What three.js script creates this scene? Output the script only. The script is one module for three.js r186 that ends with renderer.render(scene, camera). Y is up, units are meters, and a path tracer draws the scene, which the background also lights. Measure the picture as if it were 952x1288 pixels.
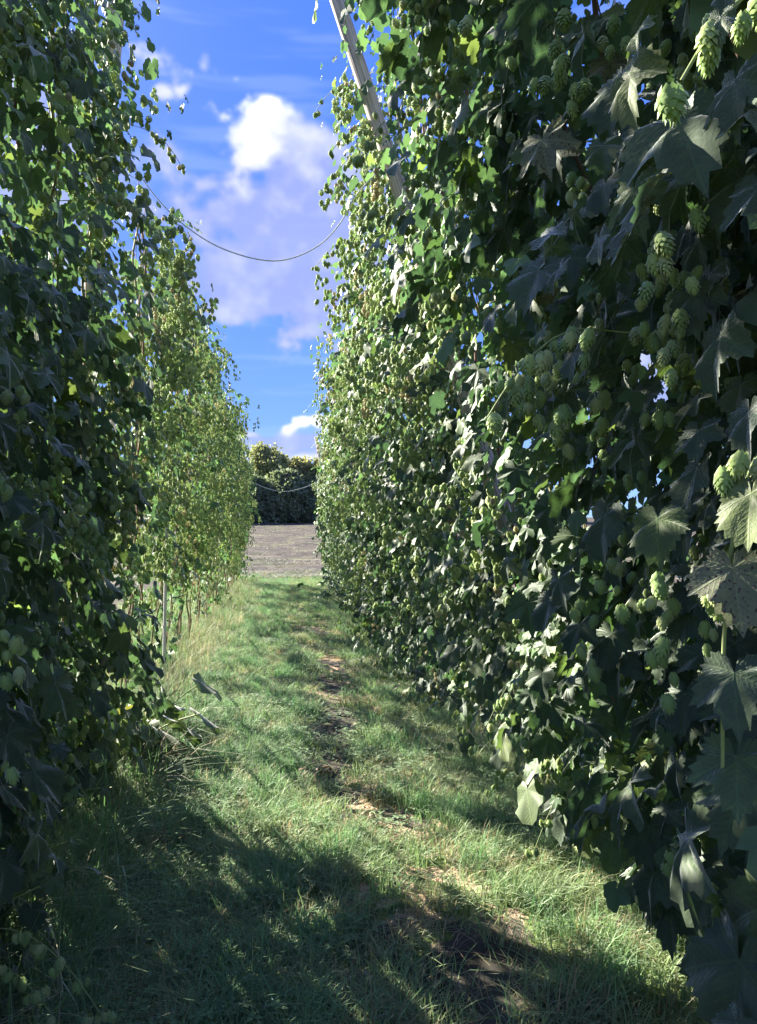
import * as THREE from 'three';
import { mergeGeometries } from 'three/addons/utils/BufferGeometryUtils.js';
import { createNoise2D, createNoise3D } from 'simplex-noise';

/* ---------- camera, sun, exposure ---------- */
const RAD = Math.PI / 180;
const scene = new THREE.Scene();
const camera = new THREE.PerspectiveCamera(68.1, 757 / 1024, 0.05, 4000);
camera.position.set(0, 1.55, 0);
camera.rotation.order = 'YXZ';
camera.rotation.set(1.44 * RAD, -7.24 * RAD, 0);
const renderer = new THREE.WebGLRenderer({ antialias: true });
renderer.toneMapping = THREE.LinearToneMapping;
renderer.toneMappingExposure = 6.6;
renderer.shadowMap.enabled = true;
const SUN_AZ = -46, SUN_EL = 30;                       // degrees: left of the aisle's direction, above the horizon
const sunDir = new THREE.Vector3(Math.sin(SUN_AZ * RAD) * Math.cos(SUN_EL * RAD), Math.sin(SUN_EL * RAD), -Math.cos(SUN_AZ * RAD) * Math.cos(SUN_EL * RAD));
const sun = new THREE.DirectionalLight(new THREE.Color().setRGB(1, 0.93, 0.80), 4.1);
sun.name = 'sun'; sun.position.copy(sunDir).multiplyScalar(120); sun.castShadow = true;
Object.assign(sun.shadow.camera, { left: -30, right: 30, top: 30, bottom: -30, near: 1, far: 300 });
sun.shadow.mapSize.set(4096, 4096);
scene.add(sun, sun.target);

/* ---------- random numbers and noise ---------- */
function rng(seed) { let s = seed | 0; return () => { s = (s + 0x6d2b79f5) | 0; let t = Math.imul(s ^ (s >>> 15), 1 | s); t = (t + Math.imul(t ^ (t >>> 7), 61 | t)) ^ t; return ((t ^ (t >>> 14)) >>> 0) / 4294967296; }; }
const R0 = rng(7);
const n2 = createNoise2D(rng(11)), n3 = createNoise3D(rng(12));
const lerp = (a, b, t) => a + (b - a) * t, clamp = (x, a = 0, b = 1) => Math.min(b, Math.max(a, x));
const sstep = (a, b, x) => { const t = clamp((x - a) / (b - a)); return t * t * (3 - 2 * t); };
const gauss = (r) => (r() + r() + r() - 1.5) / 0.75;
function fbm2(x, y, o = 4) { let s = 0, a = 0.5; for (let i = 0; i < o; i++) { s += a * n2(x, y); x = x * 2.03 + 17.1; y = y * 2.03 - 9.7; a *= 0.5; } return s; }
function fbm3(x, y, z, o = 4) { let s = 0, a = 0.5; for (let i = 0; i < o; i++) { s += a * n3(x, y, z); x = x * 2.03 + 5.3; y *= 2.03; z = z * 2.03 - 3.1; a *= 0.5; } return s; }

/* ---------- sky: air and clouds, computed ---------- */
{
  const W = 2560, H = 1280, data = new Float32Array(W * H * 4), r = rng(31);
  // cloud banks: [azimuth, elevation, half width, half height, weight, tone (0 lavender body .. 1 white)]
  const banks = [
    [-2.0, 28.2, 1.9, 2.0, 1.0, 1.05], [-3.6, 26.2, 1.2, 1.3, 0.75, 1.0], [0.8, 26.6, 3.0, 2.2, 0.8, 0.6], [-0.2, 20.8, 8.5, 4.6, 1.0, 0.1], [5, 22.5, 6, 4.5, 0.8, 0.12], [-2, 16.8, 6, 2.0, 0.8, 0.3],
    [-8.3, 31.5, 2.2, 1.8, 0.42, 0.55], [4.5, 16.4, 5, 2.2, 0.8, 0.1],
    [-3.2, 6.4, 3.0, .7, 1.0, 0.1], [1.6, 6.6, 2.6, .8, 1.1, 0.1], [-3.9, 7.1, 0.44, 0.36, .9, .85], [-2.6, 7.0, 0.56, 0.34, .9, .85], [0.1, 7.6, 0.48, 0.4, .9, .85], [1.2, 8.3, 0.6, 0.4, 1, .85], [2.6, 8.4, 0.64, 0.44, 1, .85], [3.6, 7.9, 0.72, 0.4, .9, .85], [1.5, 5.4, 0.8, 0.4, 1, .85], [3.2, 5.5, 0.96, 0.48, 1, .85], [-8, 6, 4.5, 1.0, 0.9, 0.2], [-7, 7.2, 1, .6, 1, 1], [9, 6.4, 5, 1.2, 1.0, 0.2], [8, 7.8, 1.2, .7, 1, 1],
  ];
  for (let k = 0; k < 84; k++) {                          // the same kinds of cloud all round
    const az = 16 + r() * 326, el = 4 + Math.pow(r(), 1.4) * 62, c = 1 / Math.cos(el * RAD), s = el < 12 ? 1 : 1.9;
    banks.push([az, el, (3 + r() * 3.5) * s * c, (1.1 + r() * 1.2) * s, 0.9 + r() * 0.3, 0.05 + r() * 0.25]);
    banks.push([az - 2.5 * s, el + 1.6 * s, (1.8 + r() * 1.5) * s * c, (1.0 + r() * 0.9) * s, 0.9, 0.7 + r() * 0.3]);
  }
  const bins = Array.from({ length: 36 }, () => []);
  for (const b of banks) for (let k = 0; k < 36; k++) { let dx = k * 10 + 5 - b[0]; dx -= Math.round(dx / 360) * 360; if (Math.abs(dx) < 5.5 + b[2] * 2) bins[k].push(b); }
  const den = (az, el, out) => {
    let w = 0, t = 0;
    for (const b of bins[Math.floor(((az % 360) + 360) % 360 / 10)]) {
      let dx = az - b[0]; dx -= Math.round(dx / 360) * 360;
      dx /= b[2]; const dy = (el - b[1]) / b[3], q = dx * dx + dy * dy;
      if (q < 4) { const g = b[4] * Math.exp(-q * 1.1); w += g; t += g * b[5]; }
    }
    out.t = w > 0 ? t / w : 0;
    return w;
  };
  const o = {};
  for (let j = 0; j < H; j++) {
    const el = ((j + 0.5) / H - 0.5) * 180, ce = Math.cos(el * RAD), y = Math.sin(el * RAD);
    for (let i = 0; i < W; i++) {
      const round = ((i + 0.5) / W - 0.5) * 2 * Math.PI, x = Math.cos(round) * ce, z = Math.sin(round) * ce;
      const cosSun = x * sunDir.x + y * sunDir.y + z * sunDir.z;
      let c;
      if (el < 0) c = [0.30, 0.33, 0.36];
      else {
        const k = Math.pow(1 - y, 3.2);
        c = [lerp(0.060, 0.21, k), lerp(0.165, 0.42, k), lerp(0.74, 0.86, k)];
        const low = Math.pow(1 - y, 14); c = [lerp(c[0], 0.46, low * 0.6), lerp(c[1], 0.62, low * 0.6), lerp(c[2], 0.92, low * 0.6)];
        const glow = Math.pow(clamp(cosSun), 14) * 0.35 + Math.pow(clamp(cosSun), 90) * 1.4; c = [c[0] + glow, c[1] + glow * 0.97, c[2] + glow * 0.85];
        let az = Math.atan2(x, -z) / RAD; if (az < -180) az += 360;
        // high thin streaks
        const st = sstep(0.15, 0.6, fbm2(az * 0.035 + 3, el * 0.42 - az * 0.012, 4) + 0.12) * 0.11 * sstep(2, 9, el);
        c = [lerp(c[0], 0.62, st), lerp(c[1], 0.72, st), lerp(c[2], 1.0, st)];
        const wx = fbm3(x * 7, y * 9, z * 7, 4) * 1.0, f = fbm3(x * 16 + 3, y * 20, z * 16, 6);
        const loww = lerp(.28, 1, sstep(9, 15, el)), wa = az + wx * 2.4 * loww, we = el + f * 1.6 * loww;
        let d = den(wa, we, o);
        if (d > 0.02) {
          const tone = o.t, lit = clamp(tone * tone + f * 0.30), a = sstep(lerp(.22, .34, lit), lerp(.85, .58, lit), d + f * 0.75);
          const cc = [lerp(0.31, .98, lit), lerp(0.345, .98, lit), lerp(0.58, 1.0, lit)];
          const al = a * lerp(0.72, 1, lit);
          c = [lerp(c[0], cc[0], al), lerp(c[1], cc[1], al), lerp(c[2], cc[2], al)];
        }
      }
      const p = (j * W + i) * 4; data[p] = c[0]; data[p + 1] = c[1]; data[p + 2] = c[2]; data[p + 3] = 1;
    }
  }
  const t = new THREE.DataTexture(data, W, H, THREE.RGBAFormat, THREE.FloatType);
  t.mapping = THREE.EquirectangularReflectionMapping; t.magFilter = THREE.LinearFilter; t.needsUpdate = true;
  scene.background = t; scene.environment = t;
  scene.backgroundIntensity = scene.environmentIntensity = 0.24;
}

/* ---------- helpers ---------- */
const used = new Map();
function numbered(name) { const k = used.get(name) ?? 0; used.set(name, k + 1); return k ? `${name}_${String(k).padStart(3, '0')}` : name; }
function mesh(name, geo, mat, parent) { const m = new THREE.Mesh(geo, mat); m.name = parent ? name : numbered(name); m.castShadow = m.receiveShadow = true; (parent ?? scene).add(m); return m; }
function thing(name, label, category, pos, group) {
  const g = new THREE.Group(); g.name = numbered(name); g.position.set(...pos); g.userData = { label, category }; if (group) g.userData.group = group; scene.add(g); return g;
}
function tag(o, label, category, group, kind) { o.userData = { label, category }; if (group) o.userData.group = group; if (kind) o.userData.kind = kind; return o; }
const rgb = (r, g, b) => new THREE.Color().setRGB(r, g, b);
const V = (x, y, z) => new THREE.Vector3(x, y, z);
function instanced(name, geo, mat, list, parent) {             // list: {m: Matrix4, c: Color}
  const im = new THREE.InstancedMesh(geo, mat, list.length); im.name = parent ? name : numbered(name);
  list.forEach((e, i) => { im.setMatrixAt(i, e.m); im.setColorAt(i, e.c); });
  im.castShadow = im.receiveShadow = true; im.userData.kind = 'stuff'; (parent ?? scene).add(im); return im;
}
function geoFrom(pos, idx, uv) {
  const g = new THREE.BufferGeometry(); g.setAttribute('position', new THREE.Float32BufferAttribute(pos, 3));
  g.setAttribute('uv', new THREE.Float32BufferAttribute(uv ?? pos.filter((_, i) => i % 3 < 2), 2)); g.setIndex(idx); g.computeVertexNormals(); return g;
}
const tube = (pts, r, seg = 24, rad = 6) => new THREE.TubeGeometry(new THREE.CatmullRomCurve3(pts), seg, r, rad, false);
function basis(n, down) {                                     // matrix whose z is n and whose -y lies close to down
  const z = n.clone().normalize(), y = down.clone().negate().addScaledVector(z, down.dot(z)).normalize(), x = V(0, 0, 0).crossVectors(y, z);
  return new THREE.Matrix4().makeBasis(x, y, z);
}

/* ---------- shapes of leaves and cones ---------- */
const LEAF_KINDS = [
  { lobes: [[0, 1, .80], [1.02, .88, .64], [2.0, .60, .62]], r0: .40 },
  { lobes: [[0, 1, .95], [1.15, .78, .80]], r0: .42 },
  { lobes: [[0, 1, .70], [.98, .92, .56], [1.95, .66, .55]], r0: .34 },
  { lobes: [[0, 1, 1.5], [1.3, .60, 1.0]], r0: .46 },
];
function leafGeo(kind, n, rings, serr, fold, droop, seed) {
  const r = rng(seed), K = LEAF_KINDS[kind], pos = [0, 0, 0], uv = [], idx = [], tw = (r() - .5) * .5, sk = (r() - .5) * .3, ph = r() * 6;
  uv.push(.5, .6);
  const full = Math.PI * .93;
  for (let q = 1; q <= rings; q++) for (let i = 0; i <= n; i++) {
    const a = (i / n * 2 - 1) * full; let rr = K.r0;
    for (const [la, L, w] of K.lobes) for (const s of la ? [-1, 1] : [1]) { const d = Math.abs(a - la * s) / w; if (d < 1) rr = Math.max(rr, K.r0 + (L - K.r0) * Math.pow(1 - d, .72)); }
    rr *= 1 - .35 * sstep(2.45, 2.95, Math.abs(a));
    if (q === rings) rr *= 1 + serr * ((i % 2) * 2 - 1) + (r() - .5) * serr * .6;
    const f = Math.pow(q / rings, .9), R = rr * f, x = Math.sin(a) * R, y = -Math.cos(a) * R;
    let vein = 9; for (const [la] of K.lobes) vein = Math.min(vein, Math.abs(Math.abs(a) - la));
    const z = fold * R * (clamp(vein / .55) - .25) - droop * R * R + tw * x * y + sk * x * Math.abs(x) + .05 * f * Math.sin(a * 3 + ph) + (serr > 0 ? ((i % 2) * 2 - 1) * .016 * f : 0);
    pos.push(x, y, z); uv.push(.5 + x * .42, .6 + y * .42);
    const b = 1 + (q - 1) * (n + 1) + i;
    if (i < n) { if (q === 1) idx.push(0, b, b + 1); else { const p = b - n - 1; idx.push(p, b, b + 1, p, b + 1, p + 1); } }
  }
  return geoFrom(pos, idx, uv);
}
const leafHi = [], leafMid = [], leafLow = [];
for (let k = 0; k < 4; k++) for (let v = 0; v < 3; v++) {
  leafHi.push(leafGeo(k, 54, 2, .075, .24 + v * .06, .12 + v * .14, 100 + k * 9 + v));
  leafMid.push(leafGeo(k, 20, 1, .05, .26, .14 + v * .16, 200 + k * 9 + v));
  leafLow.push(leafGeo(k, 12, 1, .0, .28, .2 + v * .16, 300 + k * 9 + v));
}
function coneGeo(rings, per, fine, seed) {
  const r = rng(seed), pos = [], idx = [];
  for (let i = 0; i < rings; i++) {
    const t = i / (rings - 1), y = -.02 - t * .80, R = .34 * Math.pow(Math.sin(Math.PI * (.20 + .72 * t)), .75) * (1 - .18 * t), hl = fine ? .30 : .36;
    for (let j = 0; j < per; j++) {
      const a = (j + (i % 2) * .5 + (r() - .5) * .25) / per * 2 * Math.PI, w = Math.PI / per * 1.15, fl = 1.02 + r() * .16, yy = y + (r() - .5) * .04;
      const P = (rad, ang, h) => { pos.push(Math.sin(ang) * rad, h, Math.cos(ang) * rad); return pos.length / 3 - 1; };
      const b = P(R * .62, a, yy + .13), l = P(R * .90, a - w, yy - .02), rt = P(R * .90, a + w, yy - .02), tp = P(R * fl + .02, a, yy - hl * .72);
      if (fine) { const m = P(R * 1.10, a, yy - .04); idx.push(b, l, m, b, m, rt, l, tp, m, m, tp, rt); } else idx.push(b, l, tp, b, tp, rt);
    }
  }
  return geoFrom(pos, idx);
}
function clusterGeo(rings, per, fine, seed) {
  const r = rng(seed), parts = [];
  for (let k = 0; k < 7; k++) { const L = .032 + r() * .016, w = L * (1 + r() * .3), g = coneGeo(rings, per, fine, seed * 7 + k); g.scale(w, L, w); g.rotateX(gauss(r) * .35); g.rotateZ(gauss(r) * .35); g.translate(gauss(r) * .034, -k * .021 + gauss(r) * .018, gauss(r) * .034); const b = .85 + r() * .3, c = new Float32Array(g.attributes.position.count * 3); for (let i = 0; i < c.length; i += 3) { c[i] = b * (.95 + .1 * r()); c[i + 1] = b; c[i + 2] = b; } g.setAttribute('color', new THREE.BufferAttribute(c, 3)); parts.push(g); }
  return mergeGeometries(parts);
}
const clusterMid = [0, 1, 2, 3].map((s) => clusterGeo(6, 5, true, 430 + s)), clusterLow = [0, 1, 2, 3].map((s) => clusterGeo(4, 5, false, 440 + s));
function sprayGeo(seed) {                              // three leaves on one twig, for distant foliage
  const r = rng(seed), parts = [];
  for (let k = 0; k < 3; k++) { const g = leafLow[(r() * 12) | 0].clone(), s = .75 + r() * .5; g.scale(s, s, s); g.rotateX(gauss(r) * .4); g.rotateY(gauss(r) * .5); g.rotateZ(gauss(r) * .6); g.translate(gauss(r) * 1.1, gauss(r) * 1.1, gauss(r) * .7); const b = .75 + r() * .5, c = new Float32Array(g.attributes.position.count * 3).fill(b); g.setAttribute('color', new THREE.BufferAttribute(c, 3)); parts.push(g); }
  return mergeGeometries(parts);
}
const sprays = [0, 1, 2, 3].map((s) => sprayGeo(450 + s));
const coneHi = [0, 1, 2].map((s) => coneGeo(8, 6, true, 400 + s)), coneLow = [0, 1, 2].map((s) => coneGeo(5, 5, false, 410 + s));

/* ---------- materials ---------- */
function leafTexture(seed, veins) {
  const c = document.createElement('canvas'); c.width = c.height = 256; const x = c.getContext('2d'), r = rng(seed);
  const im = x.createImageData(256, 256);
  for (let j = 0; j < 256; j++) for (let i = 0; i < 256; i++) {
    const f = fbm2(i * .02 + seed, j * .02, 4) * 26 + fbm2(i * .15, j * .15 + seed, 2) * 14, p = (j * 256 + i) * 4;
    im.data[p] = 185 + f * 1.3; im.data[p + 1] = 190 + f * 1.2; im.data[p + 2] = 185 + f; im.data[p + 3] = 255;
  }
  x.putImageData(im, 0, 0);
  if (veins) {
    const cx = 128, cy = 102, line = (a, l, w) => { x.lineWidth = w; x.beginPath(); x.moveTo(cx, cy); x.lineTo(cx + Math.sin(a) * l, cy + Math.cos(a) * l); x.stroke(); };
    x.strokeStyle = 'rgba(238,248,214,.6)'; for (const a of [0, 1.05, -1.05, 2, -2]) line(a, a ? 92 : 108, 2.8);
    x.strokeStyle = 'rgba(236,246,214,.45)'; x.lineWidth = 1.3;
    for (const a of [0, 1.05, -1.05, 2, -2]) for (let k = 1; k < 9; k++) for (const s of [-1, 1]) {
      const l = k * 11, px = cx + Math.sin(a) * l, py = cy + Math.cos(a) * l, b = a + s * .75, e = 34 - k * 1.5; x.beginPath(); x.moveTo(px, py); x.lineTo(px + Math.sin(b) * e, py + Math.cos(b) * e); x.stroke();
    }
    x.fillStyle = 'rgba(120,90,50,.55)'; for (let k = 0; k < 26; k++) { x.beginPath(); x.arc(r() * 256, r() * 256, .6 + r() * 1.3, 0, 7); x.fill(); }
  }
  const t = new THREE.CanvasTexture(c); t.colorSpace = THREE.SRGBColorSpace; t.wrapS = t.wrapT = THREE.RepeatWrapping; return t;
}
const leafTex = leafTexture(3, true), leafBump = leafTexture(5, true);
const leafMat = (c, extra = {}) => new THREE.MeshPhysicalMaterial({ color: c, map: leafTex, bumpMap: leafBump, bumpScale: .004, roughness: 1, transmission: .48, thickness: 0, clearcoat: .36, clearcoatRoughness: .42, side: THREE.DoubleSide, ...extra });
const leafMats = [rgb(.095, .180, .060), rgb(.080, .155, .062), rgb(.115, .210, .058), rgb(.085, .165, .072), rgb(.160, .250, .060), rgb(.070, .140, .054)].map((c) => leafMat(c));
const leafPale = leafMat(rgb(.23, .31, .07)), leafSpotted = leafMat(rgb(.30, .32, .17), { map: spotted() });
const leafInst = leafMat(rgb(1, 1, 1), { bumpMap: null, map: null, clearcoatRoughness: .42, vertexColors: true });
const coneMat = (c) => new THREE.MeshPhysicalMaterial({ color: c, roughness: 1, transmission: .34, thickness: 0, side: THREE.DoubleSide });
const coneMats = [rgb(.29, .39, .12), rgb(.24, .35, .10), rgb(.36, .43, .16), rgb(.20, .31, .09)].map(coneMat), coneInst = coneMat(rgb(1, 1, 1)); coneInst.vertexColors = true;
function spotted() {
  const t = leafTexture(9, true), x = t.image.getContext('2d'), r = rng(77); x.fillStyle = 'rgba(96,60,58,.85)';
  for (let k = 0; k < 150; k++) { const a = r() * 6.3, l = Math.sqrt(r()) * 90; x.beginPath(); x.ellipse(128 + Math.cos(a) * l, 120 + Math.sin(a) * l, .8 + r() * 2.4, .8 + r() * 1.6, r() * 3, 0, 7); x.fill(); }
  return t;
}
const bineMat = new THREE.MeshStandardMaterial({ color: rgb(.17, .17, .06), roughness: .8 });
const woodyMat = new THREE.MeshStandardMaterial({ color: rgb(.17, .10, .06), roughness: .9 });
const shootMat = new THREE.MeshStandardMaterial({ color: rgb(.20, .25, .08), roughness: .7 });
const twineMat = new THREE.MeshStandardMaterial({ color: rgb(.30, .22, .13), roughness: .95 });
const grassMat = new THREE.MeshPhysicalMaterial({ color: rgb(1, 1, 1), roughness: 1, transmission: .38, thickness: 0, clearcoat: .3, clearcoatRoughness: .4, side: THREE.DoubleSide, vertexColors: true });
const matteMat = new THREE.MeshStandardMaterial({ color: rgb(1, 1, 1), roughness: .95, side: THREE.DoubleSide });

/* ---------- ground ---------- */
// how worn the turf is at a point (0 turf .. 1 bare soil)
function worn(x, z) {
  const d = -z, path = .60 + .16 * Math.sin(d * .75 + .4) - .012 * d, n = fbm2(x * 1.3 + 4, z * 1.1, 4), f = fbm2(x * 5, z * 5 + 8, 3);
  const strip = Math.exp(-Math.pow((x - path) / .30, 2)) * (1 - sstep(7, 17, d) * .5);
  return clamp(sstep(.33, .85, strip * .72 + n * .80 + f * .48) + sstep(.33, .62, n + f * .5 - .08) * .55);
}
const bump = (x, z) => fbm2(x * .8, z * .8, 3) * .035 - worn(x, z) * .03;
const rise = (d) => d < 25 ? 0 : (Math.sqrt((Math.min(d, 130) - 25) ** 2 + 400) - 20) * .047 + Math.max(0, d - 130) * .004;      // the field climbs away beyond the rows
const landY = (x, z) => rise(-z) + (-z > 25 ? fbm2(x * .05, z * .05, 3) * .18 * sstep(25, 45, -z) : 0);
function texture(W, H, f, srgb = true) {
  const d = new Uint8Array(W * H * 4);
  for (let j = 0; j < H; j++) for (let i = 0; i < W; i++) { const c = f(i / W, j / H), p = (j * W + i) * 4; for (let k = 0; k < 3; k++) d[p + k] = clamp(c[k], 0, 1) * 255; d[p + 3] = 255; }
  const t = new THREE.DataTexture(d, W, H); t.magFilter = THREE.LinearFilter; t.wrapS = t.wrapT = THREE.RepeatWrapping; if (srgb) t.colorSpace = THREE.SRGBColorSpace; t.needsUpdate = true; return t;
}
{
  const X0 = -4, X1 = 4.2, Z0 = 4, Z1 = -25.5, nx = 150, nz = 420, pos = [], uv = [], idx = [];
  for (let j = 0; j <= nz; j++) for (let i = 0; i <= nx; i++) {
    const x = lerp(X0, X1, i / nx), z = lerp(Z0, Z1, j / nz), e = Math.min(i, nx - i, j * .5, (nz - j) * .5) / 12;
    pos.push(x, landY(x, z) + bump(x, z) * clamp(e) + .012, z); uv.push(i / nx, j / nz);
    if (i < nx && j < nz) { const a = j * (nx + 1) + i; idx.push(a, a + 1, a + nx + 1, a + 1, a + nx + 2, a + nx + 1); }
  }
  const map = texture(1024, 2048, (u, v) => {
    const x = lerp(X0, X1, u), z = lerp(Z0, Z1, v), w = worn(x, z), f = fbm2(x * 14, z * 14, 3), g = fbm2(x * 45, z * 45, 2), s = fbm2(x * 2.2 + 30, z * 2.2, 3);
    const soil = [.66 + f * .14 + g * .13 + s * .08, .57 + f * .12 + g * .11 + s * .05, .48 + f * .1 + g * .09 + s * .03], turf = [.34 + g * .10 + f * .08, .40 + g * .10 + f * .06, .24 + g * .07];
    const k = sstep(.12, .5, w + g * .22), out = sstep(.35, .65, sstep(22, 25.6, -z) + sstep(2.6, 4.1, Math.abs(x)) + s * .9 + f * .3), fieldTone = [.29 + g * .14, .275 + g * .13, .255 + g * .11]; return [0, 1, 2].map((c) => lerp(lerp(turf[c], soil[c], k), fieldTone[c], out));
  });
  const hm = texture(1024, 1024, (u, v) => { const h = .5 + fbm2(u * 60, v * 60, 4) * .5; return [h, h, h]; }, false); hm.repeat.set(4, 14);
  const m = mesh('aisle_ground', geoFrom(pos, idx, uv), new THREE.MeshPhysicalMaterial({ map, bumpMap: hm, bumpScale: .012, roughness: 1, specularIntensity: .2 }));
  tag(m, 'strip of turf and bare reddish soil between the hop rows', 'ground', null, 'structure');
}
{
  const xs = [], zs = [], pos = [], uv = [], idx = [];
  for (let i = -60; i <= 60; i++) xs.push(Math.sign(i) * (Math.abs(i) * .6 + Math.pow(Math.abs(i) / 60, 4) * 900));
  for (let j = 0; j <= 170; j++) zs.push(30 - j * .8 - Math.pow(j / 170, 5) * 1300);
  zs.forEach((z, j) => xs.forEach((x, i) => {
    pos.push(x, landY(x, z), z); uv.push(x / 60, z / 60);
    if (i < xs.length - 1 && j < zs.length - 1) { const a = j * xs.length + i; idx.push(a, a + 1, a + xs.length, a + 1, a + xs.length + 1, a + xs.length); }
  }));
  const map = texture(1024, 1024, (u, v) => {
    const T = 2 * Math.PI, a = Math.cos(u * T), b = Math.sin(u * T), f = fbm3(a * 4 + 9, b * 4, v * 34, 5), g = fbm2(u * 190, v * 190, 3), p = fbm3(a * 3, b * 3 + 4, v * 9, 4);
    const k = sstep(-.12, .3, f), q = sstep(.05, .35, p);
    const st = sstep(.30, .5, fbm3(a * 2.2, b * 2.2 + 7, v * 60, 4)) * .16; return [.245 + k * .07 + g * .14 + q * .03 + st, .23 + k * .07 + g * .13 + q * .045 + st * .9, .225 + k * .045 + g * .12 + q * .01 + st * .65];
  });
  const m = mesh('field', geoFrom(pos, idx, uv), new THREE.MeshPhysicalMaterial({ map, roughness: 1, specularIntensity: .15 }));
  tag(m, 'bare mown field rising gently to the tree line', 'field', null, 'structure');
}

/* ---------- trellis: poles, wires, hoses ---------- */
const barkTex = texture(128, 512, (u, v) => { const g = fbm3(Math.cos(u * 6.283) * 3, Math.sin(u * 6.283) * 3, v * 3, 4), c = fbm3(Math.cos(u * 6.283) * 9, Math.sin(u * 6.283) * 9, v * 2, 3), k = .74 + g * .16 - sstep(.2, .45, c) * .25; return [k, k * .93, k * .87]; });
const poleMat = new THREE.MeshStandardMaterial({ map: barkTex, bumpMap: barkTex, bumpScale: .006, roughness: .9 });
const wireMat = new THREE.MeshStandardMaterial({ color: rgb(.6, .59, .6), roughness: .6, metalness: 0 });
const hoseMat = new THREE.MeshStandardMaterial({ color: rgb(.05, .045, .045), roughness: .6 });
function pole(base, top, r0, r1, label) {
  const g = thing('trellis_pole', label, 'pole', base, 'weathered poles of the hop trellis'), d = V(top[0] - base[0], top[1] - base[1], top[2] - base[2]), L = d.length(), n = 14, pos = [], uv = [], idx = [];
  const q = new THREE.Quaternion().setFromUnitVectors(V(0, 1, 0), d.clone().normalize()), S = 40;
  for (let j = 0; j <= S; j++) for (let i = 0; i <= n; i++) {
    const t = j / S, a = i / n * 2 * Math.PI, nz = fbm3(Math.cos(a) * 1.4 + base[0], Math.sin(a) * 1.4, t * 6, 3), r = lerp(r0, r1, t) * (1 + nz * .12), p = V(Math.cos(a) * r + Math.sin(t * 3) * .02, t * L, Math.sin(a) * r).applyQuaternion(q);
    pos.push(p.x, p.y - .02, p.z); uv.push(i / n, t * L / 2);
    if (i < n && j < S) { const k = j * (n + 1) + i; idx.push(k, k + n + 1, k + 1, k + 1, k + n + 1, k + n + 2); }
  }
  const c = pos.length / 3, p = V(0, L, 0).applyQuaternion(q); pos.push(p.x, p.y, p.z); uv.push(.5, .5); for (let i = 0; i < n; i++) idx.push(S * (n + 1) + i, c, S * (n + 1) + i + 1);
  mesh('shaft', geoFrom(pos, idx, uv), poleMat, g);
  const e = d.clone().multiplyScalar(.73), ring = new THREE.Mesh(new THREE.TorusGeometry(lerp(r0, r1, .73) * 1.12, .006, 6, 20), wireMat); ring.name = 'wire_loop'; ring.position.copy(e); ring.quaternion.copy(q).multiply(new THREE.Quaternion().setFromAxisAngle(V(1, 0, 0), Math.PI / 2)); g.add(ring);
  return g;
}
pole([1.86, 0, -4.5], [.16, 5.25, -4.5], .062, .044, 'weathered grey wooden pole leaning over the aisle from the dense hop row');
pole([1.75, 0, -23.2], [1.02, 4.45, -23.2], .065, .05, 'slim pale pole at the field end of the dense hop row');
pole([-1.38, 0, -4.75], [-1.0, 5.25, -4.75], .062, .05, 'brown wooden pole rising above the shady hop row');
pole([-1.3, 0, -22.6], [-1.22, 4.25, -22.6], .06, .045, 'thin pole at the field end of the sparse hop row');
const cable = (name, pts, r, mat, label, cat, group) => tag(mesh(name, tube(pts.map((p) => V(...p)), r, pts.length * 12, 6), mat), label, cat, group);
cable('hanging_cable', [[-1.08, 4.1, -4.75], [-.80, 3.60, -4.6], [-.58, 3.36, -4.55], [-.33, 3.21, -4.52], [-.03, 3.155, -4.5], [.2, 3.25, -4.5], [.34, 3.40, -4.5], [.44, 3.58, -4.5], [.64, 3.80, -4.5]], .0038, wireMat, 'thin grey cable sagging across the aisle between two poles', 'cable', 'cables slung across the aisle');
cable('hanging_cable', [[-1.25, 3.35, -22.6], [-.9, 3.02, -22.7], [-.3, 2.78, -22.8], [.1, 2.74, -22.9], [.6, 2.85, -23], [1.05, 3.05, -23.1], [1.25, 3.2, -23.18]], .007, wireMat, 'grey cable strung low across the field end of the aisle', 'cable', 'cables slung across the aisle');

/* ---------- hop plants ---------- */
const right = { side: 1, x: 1.66, shift: (d, h) => -Math.max(0, .98 - .037 * d) * Math.pow(h / 4, 1.15) };
const left = { side: -1, x: -1.28, shift: (d, h) => .022 * h };
camera.updateMatrixWorld(); camera.updateProjectionMatrix();
const proj = new THREE.Matrix4().multiplyMatrices(camera.projectionMatrix, camera.matrixWorldInverse);
const tmpV = V(0, 0, 0);
function inView(p, margin = 1.06) { tmpV.copy(p).applyMatrix4(proj); return Math.abs(tmpV.x) < margin && Math.abs(tmpV.y) < margin && p.z < -.1; }
const leafTint = (r) => { const k = r(), b = .75 + r() * .5; return k < .12 ? rgb(.17 * b, .25 * b, .055 * b) : k < .5 ? rgb(.10 * b, .19 * b, .058 * b) : rgb(.078 * b, .155 * b, .056 * b); };
const coneTint = (r) => { const b = .8 + r() * .35, k = r(); return k < .07 ? rgb(.40 * b, .36 * b, .17 * b) : rgb((.21 + .1 * k) * b, (.315 + .07 * k) * b, (.08 + .05 * k) * b); };
const ORD = ['', 'first', 'second', 'third', 'fourth', 'fifth', 'sixth', 'seventh', 'eighth', 'ninth', 'tenth', 'eleventh', 'twelfth', 'thirteenth', 'fourteenth', 'fifteenth', 'sixteenth', 'seventeenth', 'eighteenth', 'nineteenth', 'twentieth', 'twenty-first', 'twenty-second'];

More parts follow.
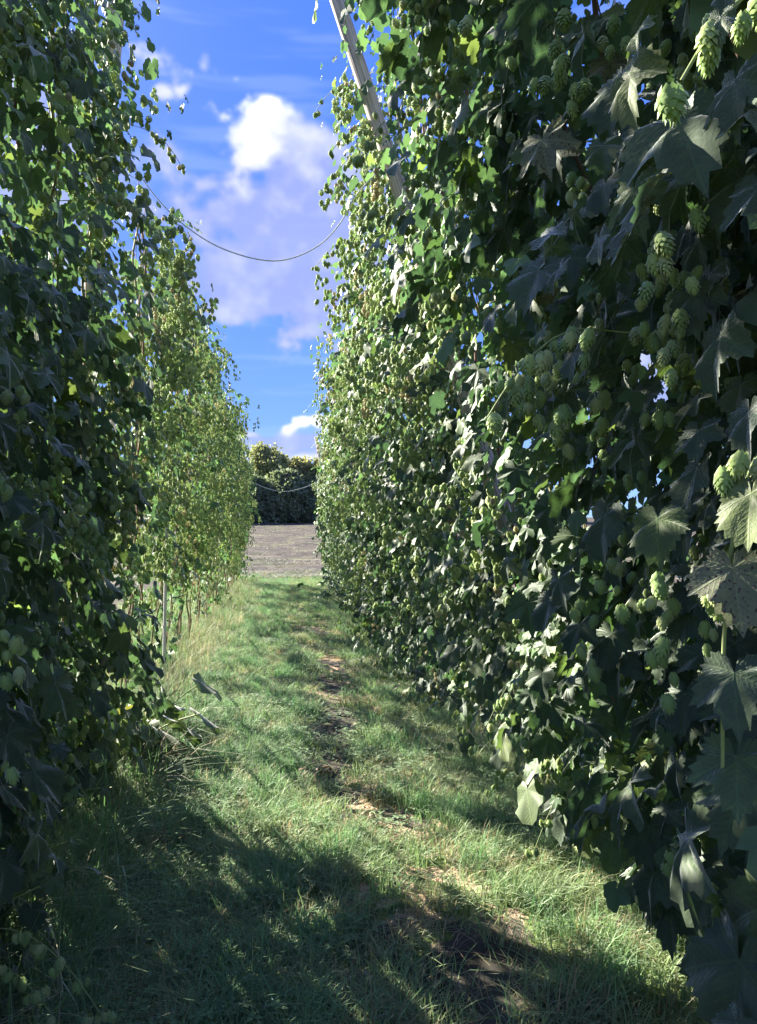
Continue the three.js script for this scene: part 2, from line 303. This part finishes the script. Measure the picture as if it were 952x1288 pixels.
const place4 = (p, r) => { const s = .85 + r() * .35; return new THREE.Matrix4().compose(p, new THREE.Quaternion().setFromAxisAngle(V(0, 1, 0), r() * 6.3), V(s, s, s)); };
function hopPlant(row, d, o, label, group, seed) {
  const r = rng(seed), g = thing('hop_plant', label, 'hop plant', [row.x, 0, -d], group), base = V(row.x, 0, -d), leaves = [], cones = [], H = o.h;
  const axis = (h, u = 0) => V(row.shift(d, h), h, -u);                // relative to the base
  // climbing bines on their strings
  const nb = 3;
  for (let b = 0; b < nb; b++) {
    const u = (b - 1) * o.b * .62 + gauss(r) * .05, ph = r() * 6, ac = (r() - .5) * .24, pts = [];
    for (let k = 0; k <= 26; k++) { const t = k / 26, h = t * (H - .12), c = axis(h, u * Math.min(1, .25 + t * 1.8)); pts.push(V(c.x + ac * Math.min(1, t * 3) + Math.cos(ph + h * 9) * .022, h, c.z + Math.sin(ph + h * 9) * .022)); }
    mesh('bine', tube(pts, .0065 + r() * .003, 90, 5), r() < .5 ? bineMat : woodyMat, g);
    const sp = []; for (let k = 0; k <= 8; k++) { const h = k / 8 * H, c = axis(h, u * Math.min(1, .25 + k / 8 * 1.8)); sp.push(V(c.x + ac * Math.min(1, k / 2.7), h, c.z)); }
    mesh('twine', tube(sp, .003, 16, 4), twineMat, g);
  }
  const addLeaf = (p, out, size, shoot) => {
    const n = out.clone().multiplyScalar(.55 + r() * .5).add(V(gauss(r) * .42, .28 + r() * .5, gauss(r) * .42)), dn = V(gauss(r) * .4, -1, gauss(r) * .4).addScaledVector(out, .15);
    leaves.push({ p, m: basis(n, dn).setPosition(p).scale(V(size, size * (.92 + r() * .2), size)), s: size, k: (r() * 12) | 0, out, shoot, t: r() });
  };
  const addCone = (p, out, L, shoot) => {
    const a = r() * 6.28, tilt = .25 + r() * .25, ax = V(Math.cos(a), 0, Math.sin(a)), q = new THREE.Quaternion().setFromAxisAngle(ax, (r() < .5 ? tilt * .6 : -tilt)), w = L * (.95 + r() * .35);
    cones.push({ p, m: new THREE.Matrix4().compose(p, q.multiply(new THREE.Quaternion().setFromAxisAngle(V(0, 1, 0), r() * 6)), V(w, L, w)), s: L, k: (r() * 3) | 0, out, shoot, t: r() });
  };
  const dens = (h) => lerp(o.low, 1, sstep(o.lowH * .25, o.lowH, h)) * (1 - .25 * sstep(H - .5, H, h));
  const place = (rhoMin, rhoMax = 1.04) => {
    for (let tries = 0; tries < 30; tries++) {
      const h = .10 + r() * (H - .1); if (r() > dens(h)) continue;
      const th = (r() < o.aisle ? (r() - .5) * Math.PI : Math.PI / 2 + r() * Math.PI) , rho = lerp(rhoMin, rhoMax, Math.pow(r(), .55));
      const lump = 1 + fbm3(row.x + 7, h * .9, (-d) * .8 + Math.sin(th) * .5, 3) * .75, taper = (1 - .35 * sstep(H - .7, H + .1, h)) * lerp(o.foot ?? 1, 1, sstep(.9, 2.1, h));
      const cx = -row.side * Math.cos(th), sz = Math.sin(th), c = axis(h);
      const footB = lerp(o.foot ?? 1, 1, sstep(.9, 2.1, h)), col = o.foot ? ((r() * 3 | 0) - 1) * o.b * .62 * (1 - sstep(.9, 2.1, h)) : 0;
      const p = V(c.x + cx * o.a * rho * lump * taper, h, -sz * o.b * rho * (.9 + r() * .2) * footB - col);
      const w = V(p.x + base.x, p.y * 1.0, p.z + base.z);
      if (fbm3(w.x * 1.5 + 20, w.y * 1.7, w.z * 1.7, 2) + n3(w.x, w.y * .55, w.z * 1.1 + 40) * .16 * rho < o.hole + .25 * (1 - dens(h))) continue;
      if (w.distanceTo(camera.position) < .62) continue;
      return { p, out: V(cx / o.a, 0, -sz / o.b).normalize(), h, w };
    }
    return null;
  };
  // laterals: leafy clumps with cones hanging below them, over a darker inner filling
  const clumps = []; for (let k = 0; k < o.clumps; k++) { const q = place(.70); if (q) clumps.push({ ...q, R: .12 + r() * .17, c: r() }); }
  const inClump = (down) => {
    const c = clumps[(r() * clumps.length) | 0], off = V(gauss(r) * .75, down ? -.25 - r() * 1.1 : gauss(r) * 1.0 + .1, gauss(r) * .75).multiplyScalar(c.R), p = c.p.clone().add(off).addScaledVector(c.out, down ? .05 : .02);
    if (p.y < .06 || tmpV.copy(p).add(base).distanceTo(camera.position) < .66) return null;
    return { p, h: p.y, out: c.out.clone().addScaledVector(off, .9 / c.R).setY(0).normalize(), c };
  };
  for (let k = 0; k < (d > 9 ? o.leaves / 2.4 : o.leaves); k++) {
    const q = r() < .64 ? inClump(false) : place(.15, .85); if (!q) continue;
    addLeaf(q.p, q.out, (.032 + Math.pow(r(), 1.7) * .068) * (o.big ?? 1) * lerp(1.25, .82, clamp(q.h / 4)));
  }
  for (let k = 0; k < o.cones / 4; k++) {
    const q = r() < .86 ? inClump(true) : place(.62); if (!q || (q.c && q.c.c < .25) || r() > sstep(.2, 1.6, q.h) * .8 + .2) continue;
    if (d > 4) { cones.push({ p: q.p, m: place4(q.p, r), s: .03, k: (r() * 4) | 0, out: q.out, t: 0, cluster: true }); continue; }
    const m = 2 + (r() * 5 | 0); for (let c = 0; c < m; c++) addCone(q.p.clone().add(V(gauss(r) * .032, -c * .02 + gauss(r) * .018, gauss(r) * .032)).addScaledVector(q.out, .02), q.out, .024 + r() * .018);
  }
  // side shoots that reach out and hang
  for (let k = 0; k < o.shoots; k++) {
    const q = place(.9); if (!q) continue;
    const L = (.18 + r() * .34), dir = q.out.clone().add(V(gauss(r) * .5, .2 + r() * .4, gauss(r) * .5)).normalize(), pts = [q.p.clone().addScaledVector(q.out, -.15)];
    for (let s = 1; s <= 6; s++) { const t = s / 6; pts.push(q.p.clone().addScaledVector(dir, L * t * .8).add(V(0, -L * t * t * .75, 0))); }
    if (pts.some((p) => tmpV.copy(p).add(base).distanceTo(camera.position) < .7)) continue;
    const shoot = mesh('side_shoot', tube(pts, .0022, 10, 4), shootMat, g);
    for (let s = 2; s <= 6; s++) for (const e of [-1, 1]) { if (r() < .35) addLeaf(pts[s].clone().add(V(gauss(r) * .03, 0, gauss(r) * .03)), q.out, lerp(.05, .022, s / 6) * (.8 + r() * .5), shoot); else { const m = 1 + (r() * 3 | 0); for (let c = 0; c < m; c++) addCone(pts[s].clone().add(V(gauss(r) * .02, -.012 * c, gauss(r) * .02)), q.out, .026 + r() * .016, shoot); } }
  }
  if (o.hero) {                                                          // a leafy shoot that reaches far out beside the camera
    const P = (x, y, z) => V(x, y, z).sub(base), pts = [P(1.25, 1.78, -1.25), P(1.0, 1.86, -1.12), P(.78, 1.78, -1.02), P(.64, 1.62, -.98), P(.60, 1.42, -.97), P(.60, 1.2, -.98)], out = V(-.75, 0, .65).normalize(), shoot = mesh('side_shoot', tube(pts, .003, 24, 5), shootMat, g);
    for (const [x, y, z, s, t, nx, ny, nz, k] of [[.60, 1.50, -.95, .085, .04, -.5, .45, .8, 3], [.615, 1.60, -.93, .075, .0015, -.8, .5, .4, 9], [.60, 1.36, -.95, .08, .7, -.6, .6, .6, 1], [.66, 1.72, -1.0, .07, .3, -.9, .4, .1, 4], [.62, 1.24, -.98, .085, .55, -.5, .7, .5, 0], [.70, 2.06, -1.02, .09, .3, -.7, .5, .5, 7], [.68, 2.16, -1.0, .08, .61, -.3, .8, .4, 2]]) {
      const p = P(x, y, z); leaves.push({ p, m: basis(V(nx, ny, nz), V(.1, -1, .05)).setPosition(p).scale(V(s, s, s)), s: s * 2, k, out, shoot, t });
    }
    for (const [x, y, z] of [[.615, 1.655, -.95], [.64, 1.65, -.94], [.60, 1.635, -.97], [.665, 1.66, -.96], [.70, 2.03, -.98], [.72, 2.0, -.96], [.69, 1.98, -.99], [.735, 2.04, -.97], [.71, 1.95, -.97]]) addCone(P(x, y, z), out, .034 + r() * .008, shoot);
  }
  // those that show largest are parts of their own, the rest one mass
  const world = V(0, 0, 0);
  for (const list of [leaves, cones]) for (const e of list) {
    world.copy(e.p).add(base); e.d = world.distanceTo(camera.position); const face = e.out.x * -row.side;
    e.score = (inView(world) ? 1 : .02) * e.s / e.d * (list === cones ? 1 : 1) * (.25 + .75 * clamp(face + .4));
  }
  leaves.sort((a, b) => b.score - a.score); cones.sort((a, b) => b.score - a.score);
  let i = 0;
  for (; i < Math.min(300, leaves.length); i++) {
    const e = leaves[i]; if (e.score < .0085) break;
    const m = mesh('leaf', (e.d < 3.4 ? leafHi : leafMid)[e.k], e.t < .03 ? leafPale : e.t < .05 && e.d < 2.6 ? leafSpotted : leafMats[(e.t * 997 | 0) % leafMats.length], e.shoot ?? g);
    m.applyMatrix4(e.m);
  }
  let j = 0;
  for (; j < Math.min(300, cones.length); j++) {
    const e = cones[j]; if (e.cluster || e.score < .0098) break;
    const m = mesh('hop_cone', coneHi[e.k], coneMats[(e.t * 997 | 0) % coneMats.length], e.shoot ?? g); m.applyMatrix4(e.m);
  }
  const near = d < 5, far = d > 9, lo = leaves.slice(i), co = cones.slice(j), NV = near ? 12 : 4;
  for (let v = 0; v < NV; v++) { const l = lo.filter((e) => e.k % NV === v).map((e) => ({ m: e.m, c: leafTint(r) })); if (l.length) instanced('leaf_mass', near ? leafMid[v] : far ? sprays[v] : leafLow[v * 3], leafInst, l, g); }
  for (let v = 0; v < 3; v++) { const l = co.filter((e) => !e.cluster && e.k === v).map((e) => ({ m: e.m, c: coneTint(r) })); if (l.length) instanced('cone_mass', (d < 7 ? coneHi : coneLow)[v], coneInst, l, g); }
  for (let v = 0; v < 4; v++) { const l = co.filter((e) => e.cluster && e.k === v).map((e) => ({ m: e.m, c: coneTint(r) })); if (l.length) instanced('cone_mass', (d < 7 ? clusterMid : clusterLow)[v], coneInst, l, g); }
  return g;
}
const rightGroup = 'hop plants of the dense row that leans over the aisle', leftGroup = 'hop plants of the row with the gap';
{
  const ds = []; for (let d = 1.15; d < 22.9; d += 1.08) ds.push(d);
  ds.forEach((d, i) => {
    const k = ds.length - i, near = d < 3.6;
    hopPlant(right, d, { h: d > 22 ? 3.0 : d > 21 ? 3.5 : d < 3.1 ? 4.1 : d < 5.8 ? 4.78 : 4.05 + .26 * Math.sin(d * 2.3) - Math.max(0, d - 12) * .05, a: .43 + .09 * Math.sin(d * 5.1 + 1) - Math.max(0, d - 12) * .008, b: .60, leaves: near ? 1950 : d < 9 ? 1450 : 1300, cones: d < 3 ? 1700 : d < 9 ? 1350 : 1150, clumps: 80, low: .55, lowH: 1.0, aisle: near ? .56 : .77, hole: near ? -.55 : -.25, shoots: d < 12 ? 16 : 9, big: d < 2.6 ? 1.5 : d < 3.6 ? 1.2 : 1, hero: i === 0 },
      k === 1 ? 'hop plant ending the dense leaning row beside the slim pole' : `${ORD[k]} hop plant from the field end of the dense leaning row`, rightGroup, 500 + i);
  });
}
{
  const ds = [1.55, 2.5, 3.4, 4.2]; for (let d = 6.35; d < 22; d += 1.1) ds.push(d);  // the first plant stands out of view, added as a sun blocker
  ds.forEach((d, i) => {
    const k = ds.length - i, dense = d < 5;
    const o = dense ? { h: d > 4 ? 4.95 : d > 3 ? 4.45 : 2.7, a: d > 4 ? .36 : .33, b: d > 3 && d < 4 ? .68 : .52, leaves: d > 4 ? 2300 : 1900, cones: 1350, clumps: d > 4 ? 105 : 70, low: .6, lowH: .9, aisle: .58, hole: -.34, shoots: 14, big: 1.2 }  // two nearest plants kept low so sun reaches the dense row
      : { h: (d < 7 ? 4.05 : d < 11 ? 4.25 : 4.3 - (d - 9) * .05) + .22 * Math.sin(d * 3.3), a: .31 + .06 * Math.sin(d * 4.1) - Math.max(0, d - 12) * .006, b: .58, leaves: 520, cones: 1600, clumps: 46, low: i === ds.length - 1 ? .9 : .24, foot: i === ds.length - 1 ? .8 : .26, lowH: 1.9, aisle: .6, hole: -.10, shoots: 10 };
    hopPlant(left, d, o, k === 1 ? 'hop plant ending the sparse row beside the thin pole' : dense ? `dense shady hop plant, ${ORD[k]} from the field end of the sparse row` : `airy hop plant hung with pale cones, ${ORD[k]} from the field end`, leftGroup, 600 + i);
  });
}
for (const [row, y, l] of [[left, .78, 'black drip hose hung along the foot of the sparse hop row'], [right, .42, 'black drip hose hung along the foot of the dense hop row']]) {
  const pts = []; for (let d = .8; d < 22.6; d += .55) pts.push([row.x + .05 * Math.sin(d * 2.1), y + .05 * Math.sin(d * 1.3) + .03 * Math.sin(d * 3.7), -d]); cable('drip_hose', pts, .009, hoseMat, l, 'hose');
}
for (const [row, l, dt] of [[left, 'trellis wire running along the top of the sparse hop row', -22.6], [right, 'trellis wire running along the top of the dense hop row', -23.2]]) {
  const pts = []; for (let d = .8; d < -dt; d += 1.5) pts.push([row.x + row.shift(d, 3.95), 3.95, -d]); cable('trellis_wire', pts, .004, wireMat, l, 'wire');
}
{ const s = thing('support_stake', 'pale grey support stake standing in the thin foot of the sparse row', 'stake', [-1.16, 0, -7.75]); mesh('shaft', tube([V(0, 0, 0), V(.01, .9, 0), V(.03, 1.9, .02)], .016, 10, 8), new THREE.MeshStandardMaterial({ color: rgb(.5, .48, .45), roughness: .8 }), s); mesh('tie', new THREE.TorusGeometry(.02, .006, 6, 14).rotateX(Math.PI / 2).translate(.015, 1.3, .005), twineMat, s); }

/* ---------- grass ---------- */
function tuftGeo(n, h, w, spread, bend, seed) {
  const r = rng(seed), pos = [], idx = [];
  for (let b = 0; b < n; b++) {
    const a = r() * 6.28, L = h * (.5 + r() * .7), bx = gauss(r) * spread, bz = gauss(r) * spread, ln = (.12 + r() * bend), dx = Math.cos(a), dz = Math.sin(a), W = w * (.6 + r() * .7), S = 3, at = pos.length / 3, pa = a + 1.57 + (r() - .5);
    for (let s = 0; s <= S; s++) {
      const t = s / S, out = ln * L * t * t * 1.3, y = L * t * (1 - ln * .42 * t), ww = W * (1 - t * .85) * .5, px = Math.cos(pa) * ww, pz = Math.sin(pa) * ww;
      if (s < S) pos.push(bx + dx * out - px, y, bz + dz * out - pz, bx + dx * out + px, y, bz + dz * out + pz); else pos.push(bx + dx * out, y, bz + dz * out);
      if (s < S - 1) { const k = at + s * 2; idx.push(k, k + 1, k + 2, k + 1, k + 3, k + 2); } else if (s === S - 1) idx.push(at + s * 2, at + s * 2 + 1, at + s * 2 + 2);
    }
  }
  const g = geoFrom(pos, idx), c = []; for (let b = 0; b < n; b++) { const v = .72 + r() * .56, w = v * (.85 + r() * .4); for (let k = 0; k < 7; k++) c.push(w, v, v * .95); }
  g.setAttribute('color', new THREE.Float32BufferAttribute(c, 3)); return g;
}
const groundY = (x, z) => landY(x, z) + bump(x, z) + .012;
const place = (x, y, z, yaw, s, sy = s) => new THREE.Matrix4().compose(V(x, y, z), new THREE.Quaternion().setFromAxisAngle(V(0, 1, 0), yaw), V(s, sy, s));
{
  const r = rng(801), geos = [0, 1, 2, 3].map((k) => tuftGeo(32, .125, .0054, .062, .9, 810 + k)), lists = geos.map(() => []), straw = [];
  const strawGeo = tuftGeo(9, .10, .0026, .05, 1.9, 830);
  const zones = [[1.2, 5, 245], [5, 10, 165], [10, 27, 95]];
  for (const [d0, d1, rho] of zones) {
    const N = (d1 - d0) * 5.4 * rho | 0;
    for (let k = 0; k < N; k++) {
      const x = -2.7 + r() * 5.4, z = -(d0 + r() * (d1 - d0)), w = worn(x, z), patch = fbm2(x * 1.7 + 50, z * 1.7, 3);
      if (-z > 23.8 + patch * 4) continue;
      if (r() < w * 1.08) { if (r() < .35) straw.push({ m: place(x, groundY(x, z) - .004, z, r() * 6.3, .7 + r() * .6, .25 + r() * .3), c: rgb(.40 + r() * .12, .31 + r() * .1, .20 + r() * .06) }); continue; }
      const edge = sstep(.5, 1.05, -x), tall = (.55 + .6 * r() + patch * .6 + edge * .5) * (d0 >= 10 ? 1.1 : 1) * (1 - w * .5), lush = sstep(-.35, .3, patch - w * .5 - (x > .2 ? .22 : 0));
      const y = r(), dry = y < .04 + w * .35 + (1 - lush) * .10, b = .8 + r() * .45;
      const c = dry ? rgb(.36 * b, .31 * b, .16 * b) : rgb(lerp(.215, .145, lush) * b, lerp(.32, .30, lush) * b, lerp(.125, .115, lush) * b);
      lists[(r() * 4) | 0].push({ m: place(x, groundY(x, z) - .006, z, r() * 6.3, .75 + r() * .5, Math.max(.3, tall)), c });
    }
  }
  lists.forEach((l, k) => tag(instanced('lawn_grass', geos[k], grassMat, l), 'mown green grass growing in the aisle between the hop rows', 'grass', 'grass of the aisle', 'stuff'));
  tag(instanced('dry_thatch', strawGeo, matteMat, straw), 'flattened straw coloured thatch on the worn path', 'thatch', null, 'stuff');
  // tall rank grass along the feet of the rows
  const tg = [0, 1, 2].map((k) => tuftGeo(12, .48, .0062, .07, 1.5, 850 + k)), tl = tg.map(() => []);
  const add = (x, z, s, c) => tl[(r() * 3) | 0].push({ m: place(x, groundY(x, z) - .01, z, r() * 6.3, s, s * (.7 + r() * .5)), c });
  for (let k = 0; k < 520; k++) { const d = 1.6 + r() * 5, x = -.98 + gauss(r) * .26; if (x > -.6) continue; const b = .8 + r() * .5; add(x, -d, .55 + r() * .6, r() < .13 ? rgb(.44 * b, .40 * b, .27 * b) : rgb(.13 * b, .25 * b, .08 * b)); }
  for (let k = 0; k < 1500; k++) { const d = 6.4 + r() * 15.8, x = -1.22 + gauss(r) * .36, b = .8 + r() * .5; add(x, -d, .4 + r() * .55, r() < .3 ? rgb(.38 * b, .34 * b, .19 * b) : rgb(.14 * b, .215 * b, .06 * b)); }
  for (let k = 0; k < 900; k++) { const d = 3.5 + r() * 19, x = 1.62 + gauss(r) * .3, b = .8 + r() * .5; add(x, -d, .35 + r() * .45, r() < .25 ? rgb(.38 * b, .34 * b, .19 * b) : rgb(.13 * b, .21 * b, .06 * b)); }
  for (let k = 0; k < 420; k++) { const d = 23.6 + r() * r() * 5, x = -5 + r() * 10, b = .8 + r() * .5; add(x, -d, .3 + r() * .45, r() < .45 ? rgb(.40 * b, .35 * b, .21 * b) : rgb(.14 * b, .21 * b, .07 * b)); }
  tl.forEach((l, k) => tag(instanced('tall_grass', tg[k], grassMat, l), 'long arching grass growing wild at the feet of the hop rows', 'grass', 'tall grass of the row feet', 'stuff'));
  // stubble and pale weeds in the field
  const fg = tuftGeo(14, .26, .012, .16, 1.1, 870), fl = [];
  for (let k = 0; k < 9000; k++) {
    const d = 24.6 + Math.pow(r(), 2.1) * 78, x = (r() - .62) * d * .9, p = fbm2(x * .09, -d * .30, 3); if (r() > .4 + p * 1.6 + .6 * (1 - sstep(25, 29, d))) continue;
    const b = .75 + r() * .5, c = r() < .12 ? rgb(.42 * b, .38 * b, .27 * b) : r() < .5 - .4 * sstep(25, 32, d) ? rgb(.13 * b, .19 * b, .06 * b) : rgb(.13 * b, .12 * b, .085 * b); fl.push({ m: place(x, landY(x, -d), -d, r() * 6.3, .8 + r() * .8 + d * .006, .35 + r() * .5), c });
  }
  tag(instanced('field_stubble', fg, grassMat, fl), 'pale stubble and low weeds scattered over the field', 'stubble', null, 'stuff');
  // low clover and weed leaves in the turf
  const cl = [], cg = mergeGeometries([0, 1, 2].map((k) => { const a = k * 2.09; return geoFrom([0, .03, 0, Math.cos(a - .6) * .014, .034, Math.sin(a - .6) * .014, Math.cos(a) * .024, .031, Math.sin(a) * .024, Math.cos(a + .6) * .014, .034, Math.sin(a + .6) * .014], [0, 2, 1, 0, 3, 2]); }));
  for (let q = 0; q < 70; q++) { const cx = -1 + r() * 2.3, cd = 1.9 + r() * 9, n = 20 + r() * 50; for (let k = 0; k < n; k++) { const x = cx + gauss(r) * .12, z = -cd + gauss(r) * .12, b = .8 + r() * .5; cl.push({ m: place(x, groundY(x, z) + r() * .03, z, r() * 6, .6 + r() * .7), c: rgb(.11 * b, .21 * b, .06 * b) }); } }
  tag(instanced('clover', cg, grassMat, cl), 'small round clover leaves in patches of the turf', 'clover', null, 'stuff');
}

/* ---------- weeds, fallen leaves ---------- */
function weed(name, label, cat, pos, spec, seed, group) {
  const r = rng(seed), g = thing(name, label, cat, pos, group);
  for (let s = 0; s < spec.stems; s++) {
    const a = r() * 6.28, ln = spec.lean * (.4 + r() * .8), L = spec.h * (.7 + r() * .5), pts = []; for (let k = 0; k <= 5; k++) { const t = k / 5; pts.push(V(Math.cos(a) * ln * L * t * t + gauss(r) * .008, L * t * (1 - .25 * ln * t), Math.sin(a) * ln * L * t * t + gauss(r) * .008)); }
    mesh('stem', tube(pts, spec.sr, 10, 5), shootMat, g);
    for (let k = 0; k < spec.leaves; k++) {
      const t = .2 + .8 * (k + r()) / spec.leaves, p = pts[Math.min(5, Math.round(t * 5))].clone().add(V(gauss(r) * .02, gauss(r) * .02, gauss(r) * .02)), b = a + gauss(r) * 1.6, out = V(Math.cos(b), 0, Math.sin(b));
      const m = mesh('leaf', leafMid[(spec.kind * 3 + (r() * 3 | 0)) % 12], spec.mats[(r() * spec.mats.length) | 0], g), sz = spec.size * (.6 + r() * .7);
      m.applyMatrix4(basis(out.clone().multiplyScalar(.45).add(V(0, .8, 0)), out.clone().add(V(0, -.5, 0))).setPosition(p).scale(V(sz, sz, sz)));
    }
  }
  return g;
}
const yellowing = leafMat(rgb(.34, .33, .05)), broad = leafMat(rgb(.13, .21, .045)), whitish = leafMat(rgb(.52, .58, .42));
weed('broadleaf_weed', 'broad leaved weed with drooping yellowing leaves at the foot of the row', 'weed', [-.93, .01, -5.15], { stems: 11, lean: .95, h: .50, sr: .005, leaves: 4, kind: 3, size: .17, mats: [broad, broad, leafMats[4], yellowing] }, 901);
weed('pale_weed', 'small weed with a crumpled whitish leaf on the edge of the turf', 'weed', [-.66, .01, -4.75], { stems: 2, lean: .7, h: .16, sr: .003, leaves: 2, kind: 3, size: .07, mats: [whitish, whitish, broad] }, 902);
weed('yellow_leaf_weed', 'low weed with a bright yellow leaf under the dense row', 'weed', [1.28, .01, -6.3], { stems: 6, lean: .9, h: .36, sr: .003, leaves: 4, kind: 3, size: .055, mats: [leafMats[4], broad, leafPale, yellowing] }, 903);
weed('bushy_weed', 'bushy leafy weed standing out from the dense row into the aisle', 'weed', [1.18, .01, -9.6], { stems: 26, lean: .75, h: .95, sr: .004, leaves: 11, kind: 1, size: .05, mats: [leafMats[0], leafMats[2], leafMats[3], leafMats[5]] }, 904);
for (let k = 0; k < 7; k++) { const r = rng(920 + k); weed('row_weed', 'leafy green weed in the long grass under the shady hop row', 'weed', [-.92 - r() * .35, .01, -2.3 - k * .48], { stems: 7, lean: .9, h: .34 + r() * .2, sr: .003, leaves: 6, kind: k % 4, size: .05, mats: [leafMats[0], leafMats[2], broad, leafMats[4]] }, 930 + k, 'weeds under the shady row'); }
{
  const brown = [rgb(.30, .16, .08), rgb(.36, .22, .11), rgb(.24, .12, .06)].map((c) => leafMat(c, { transmission: .15 }));
  const curl = [0, 1, 2].map((k) => leafGeo(k, 16, 2, .06, .6, 1.1, 980 + k));
  for (const [x, z, n, s, l] of [[.26, -4.85, 16, .055, 'heap of curled brown dead leaves on the worn turf'], [.42, -3.98, 5, .045, 'few crisp brown leaves lying on the bare soil']]) {
    const g = thing('leaf_litter', l, 'dead leaves', [x, groundY(x, z), z]), r = rng((x * 1000) | 0);
    for (let k = 0; k < n; k++) { const m = mesh('dead_leaf', curl[k % 3], brown[k % 3], g), q = s * (.5 + r() * .6); m.applyMatrix4(basis(V(gauss(r) * .6, 1, gauss(r) * .6), V(gauss(r), 0, gauss(r) + .01)).setPosition(V(gauss(r) * .07, .02 + r() * .05, gauss(r) * .05)).scale(V(q, q, q))); }
  }
}

/* ---------- trees beyond the field ---------- */
const clump = mergeGeometries([0, 1, 2].map((k) => { const r = rng(1000 + k), p = []; const i = []; for (let q = 0; q < 5; q++) { const c = V(gauss(r) * .5, gauss(r) * .5, gauss(r) * .5), a = V(gauss(r), gauss(r), gauss(r)).normalize(), b = V(gauss(r), gauss(r), gauss(r)).cross(a).normalize(), s = .16 + r() * .2, at = p.length / 3; for (const [u, v] of [[-1, 0], [0, -.6], [1, 0], [0, .6]]) { const w = c.clone().addScaledVector(a, u * s).addScaledVector(b, v * s); p.push(w.x, w.y, w.z); } i.push(at, at + 1, at + 2, at, at + 2, at + 3); } return geoFrom(p, i); }));
const treeLeaf = new THREE.MeshPhysicalMaterial({ color: rgb(1, 1, 1), roughness: 1, transmission: .48, thickness: 0, side: THREE.DoubleSide });
const trunkMat = new THREE.MeshStandardMaterial({ color: rgb(.12, .09, .07), roughness: .95 });
function tree(name, label, x, d, h, w, tint, seed, low = .12) {
  const r = rng(seed), y0 = landY(x, -d), g = thing(name, label, name === 'shrub' ? 'shrub' : 'tree', [x, y0, -d], 'trees along the far side of the field'), lobes = [], list = [];
  const tr = []; for (let k = 0; k <= 6; k++) tr.push(V(gauss(r) * .05 * h * .2, h * .8 * k / 6, gauss(r) * .05 * h * .2));
  const tg = tube(tr, .02 * h, 16, 7), tp = tg.attributes.position; for (let k = 0; k < tp.count; k++) { const t = clamp(tp.getY(k) / (h * .8)), c = 1 - .75 * t; tp.setX(k, tp.getX(k) * c); tp.setZ(k, tp.getZ(k) * c); } tg.computeVertexNormals(); mesh('trunk', tg, trunkMat, g);
  const nl = 18; for (let k = 0; k < nl; k++) { const t = low + (1 - low) * Math.pow((k + .5) / nl, .9), rad = w * .5 * Math.sin(Math.PI * clamp(.22 + .68 * t)), a = k * 2.4; lobes.push([V(Math.cos(a) * rad * (.5 + r() * .35), h * t * (.82 + r() * .12), Math.sin(a) * rad * (.5 + r() * .35)), w * (.12 + r() * .13) * (1.15 - .35 * t)]); }
  for (let k = 0; k < 5; k++) { const q = lobes[3 + k * 2][0]; mesh('limb', tube([V(0, q.y * .6, 0), q.clone().multiply(V(.5, .85, .5)), q], .006 * h, 8, 5), trunkMat, g); }
  for (const [c, R] of lobes) for (let k = 0; k < (name === 'hedge_tree' ? 60 : 150); k++) {
    const u = V(gauss(r), gauss(r), gauss(r)).normalize(), p = c.clone().addScaledVector(u, R * (.45 + .85 * Math.pow(r(), .8))); if (p.y < .1) p.y = .1 + r() * .5;
    const b = .75 + r() * .5, s = .5 + r() * .5; list.push({ m: new THREE.Matrix4().compose(p, new THREE.Quaternion().setFromEuler(new THREE.Euler(r() * 6, r() * 6, r() * 6)), V(s, s, s)), c: rgb(tint[0] * b, tint[1] * b, tint[2] * b) });
  }
  instanced('crown', clump, treeLeaf, list, g); return g;
}
const DK = [.17, .22, .095], OL = [.27, .30, .10], YL = [.31, .32, .12];
tree('field_tree', 'round topped olive green tree, the tallest seen down the aisle', -1.9, 106, 10.2, 7.2, OL, 1101);
tree('field_tree', 'yellowish tree behind the dark shrubs beside the round topped tree', 2.4, 108, 8.6, 6, YL, 1102);
tree('field_tree', 'pale green tree rising behind the slim pole', 6.2, 107, 9.2, 6.5, OL, 1103);
tree('field_tree', 'thin reddish green tree next to the round topped tree', -6.6, 108, 9.6, 5.5, [.13, .115, .06], 1104);
[[-3.8, 100, 5.6, 5.4], [.4, 99, 6.8, 5.2], [4.4, 100, 5.0, 5.0], [-8.2, 100, 6.4, 6.5], [8.6, 101, 5.8, 6.0]].forEach(([x, d, h, w], i) => tree('shrub', ['dark dense shrub under the round topped tree', 'dark dense shrub in the middle of the hedge at the aisle’s end', 'dark dense shrub below the pale green tree', 'dark shrub below the thin reddish tree', 'dark shrub at the end of the visible hedge behind the dense row'][i], x, d, h, w, DK, 1120 + i, .05));
{ const r = rng(1150); for (let k = 0; k < 11; k++) { const x = k < 7 ? -13 - k * 6.5 : 13 + (k - 7) * 7; tree('hedge_tree', 'dark green tree of the hedge beyond the field, behind the hop rows', x, 101 + r() * 8, 8 + r() * 3.5, 7.5 + r() * 2, r() < .5 ? DK : OL, 1160 + k, .05); } }

renderer.render(scene, camera);
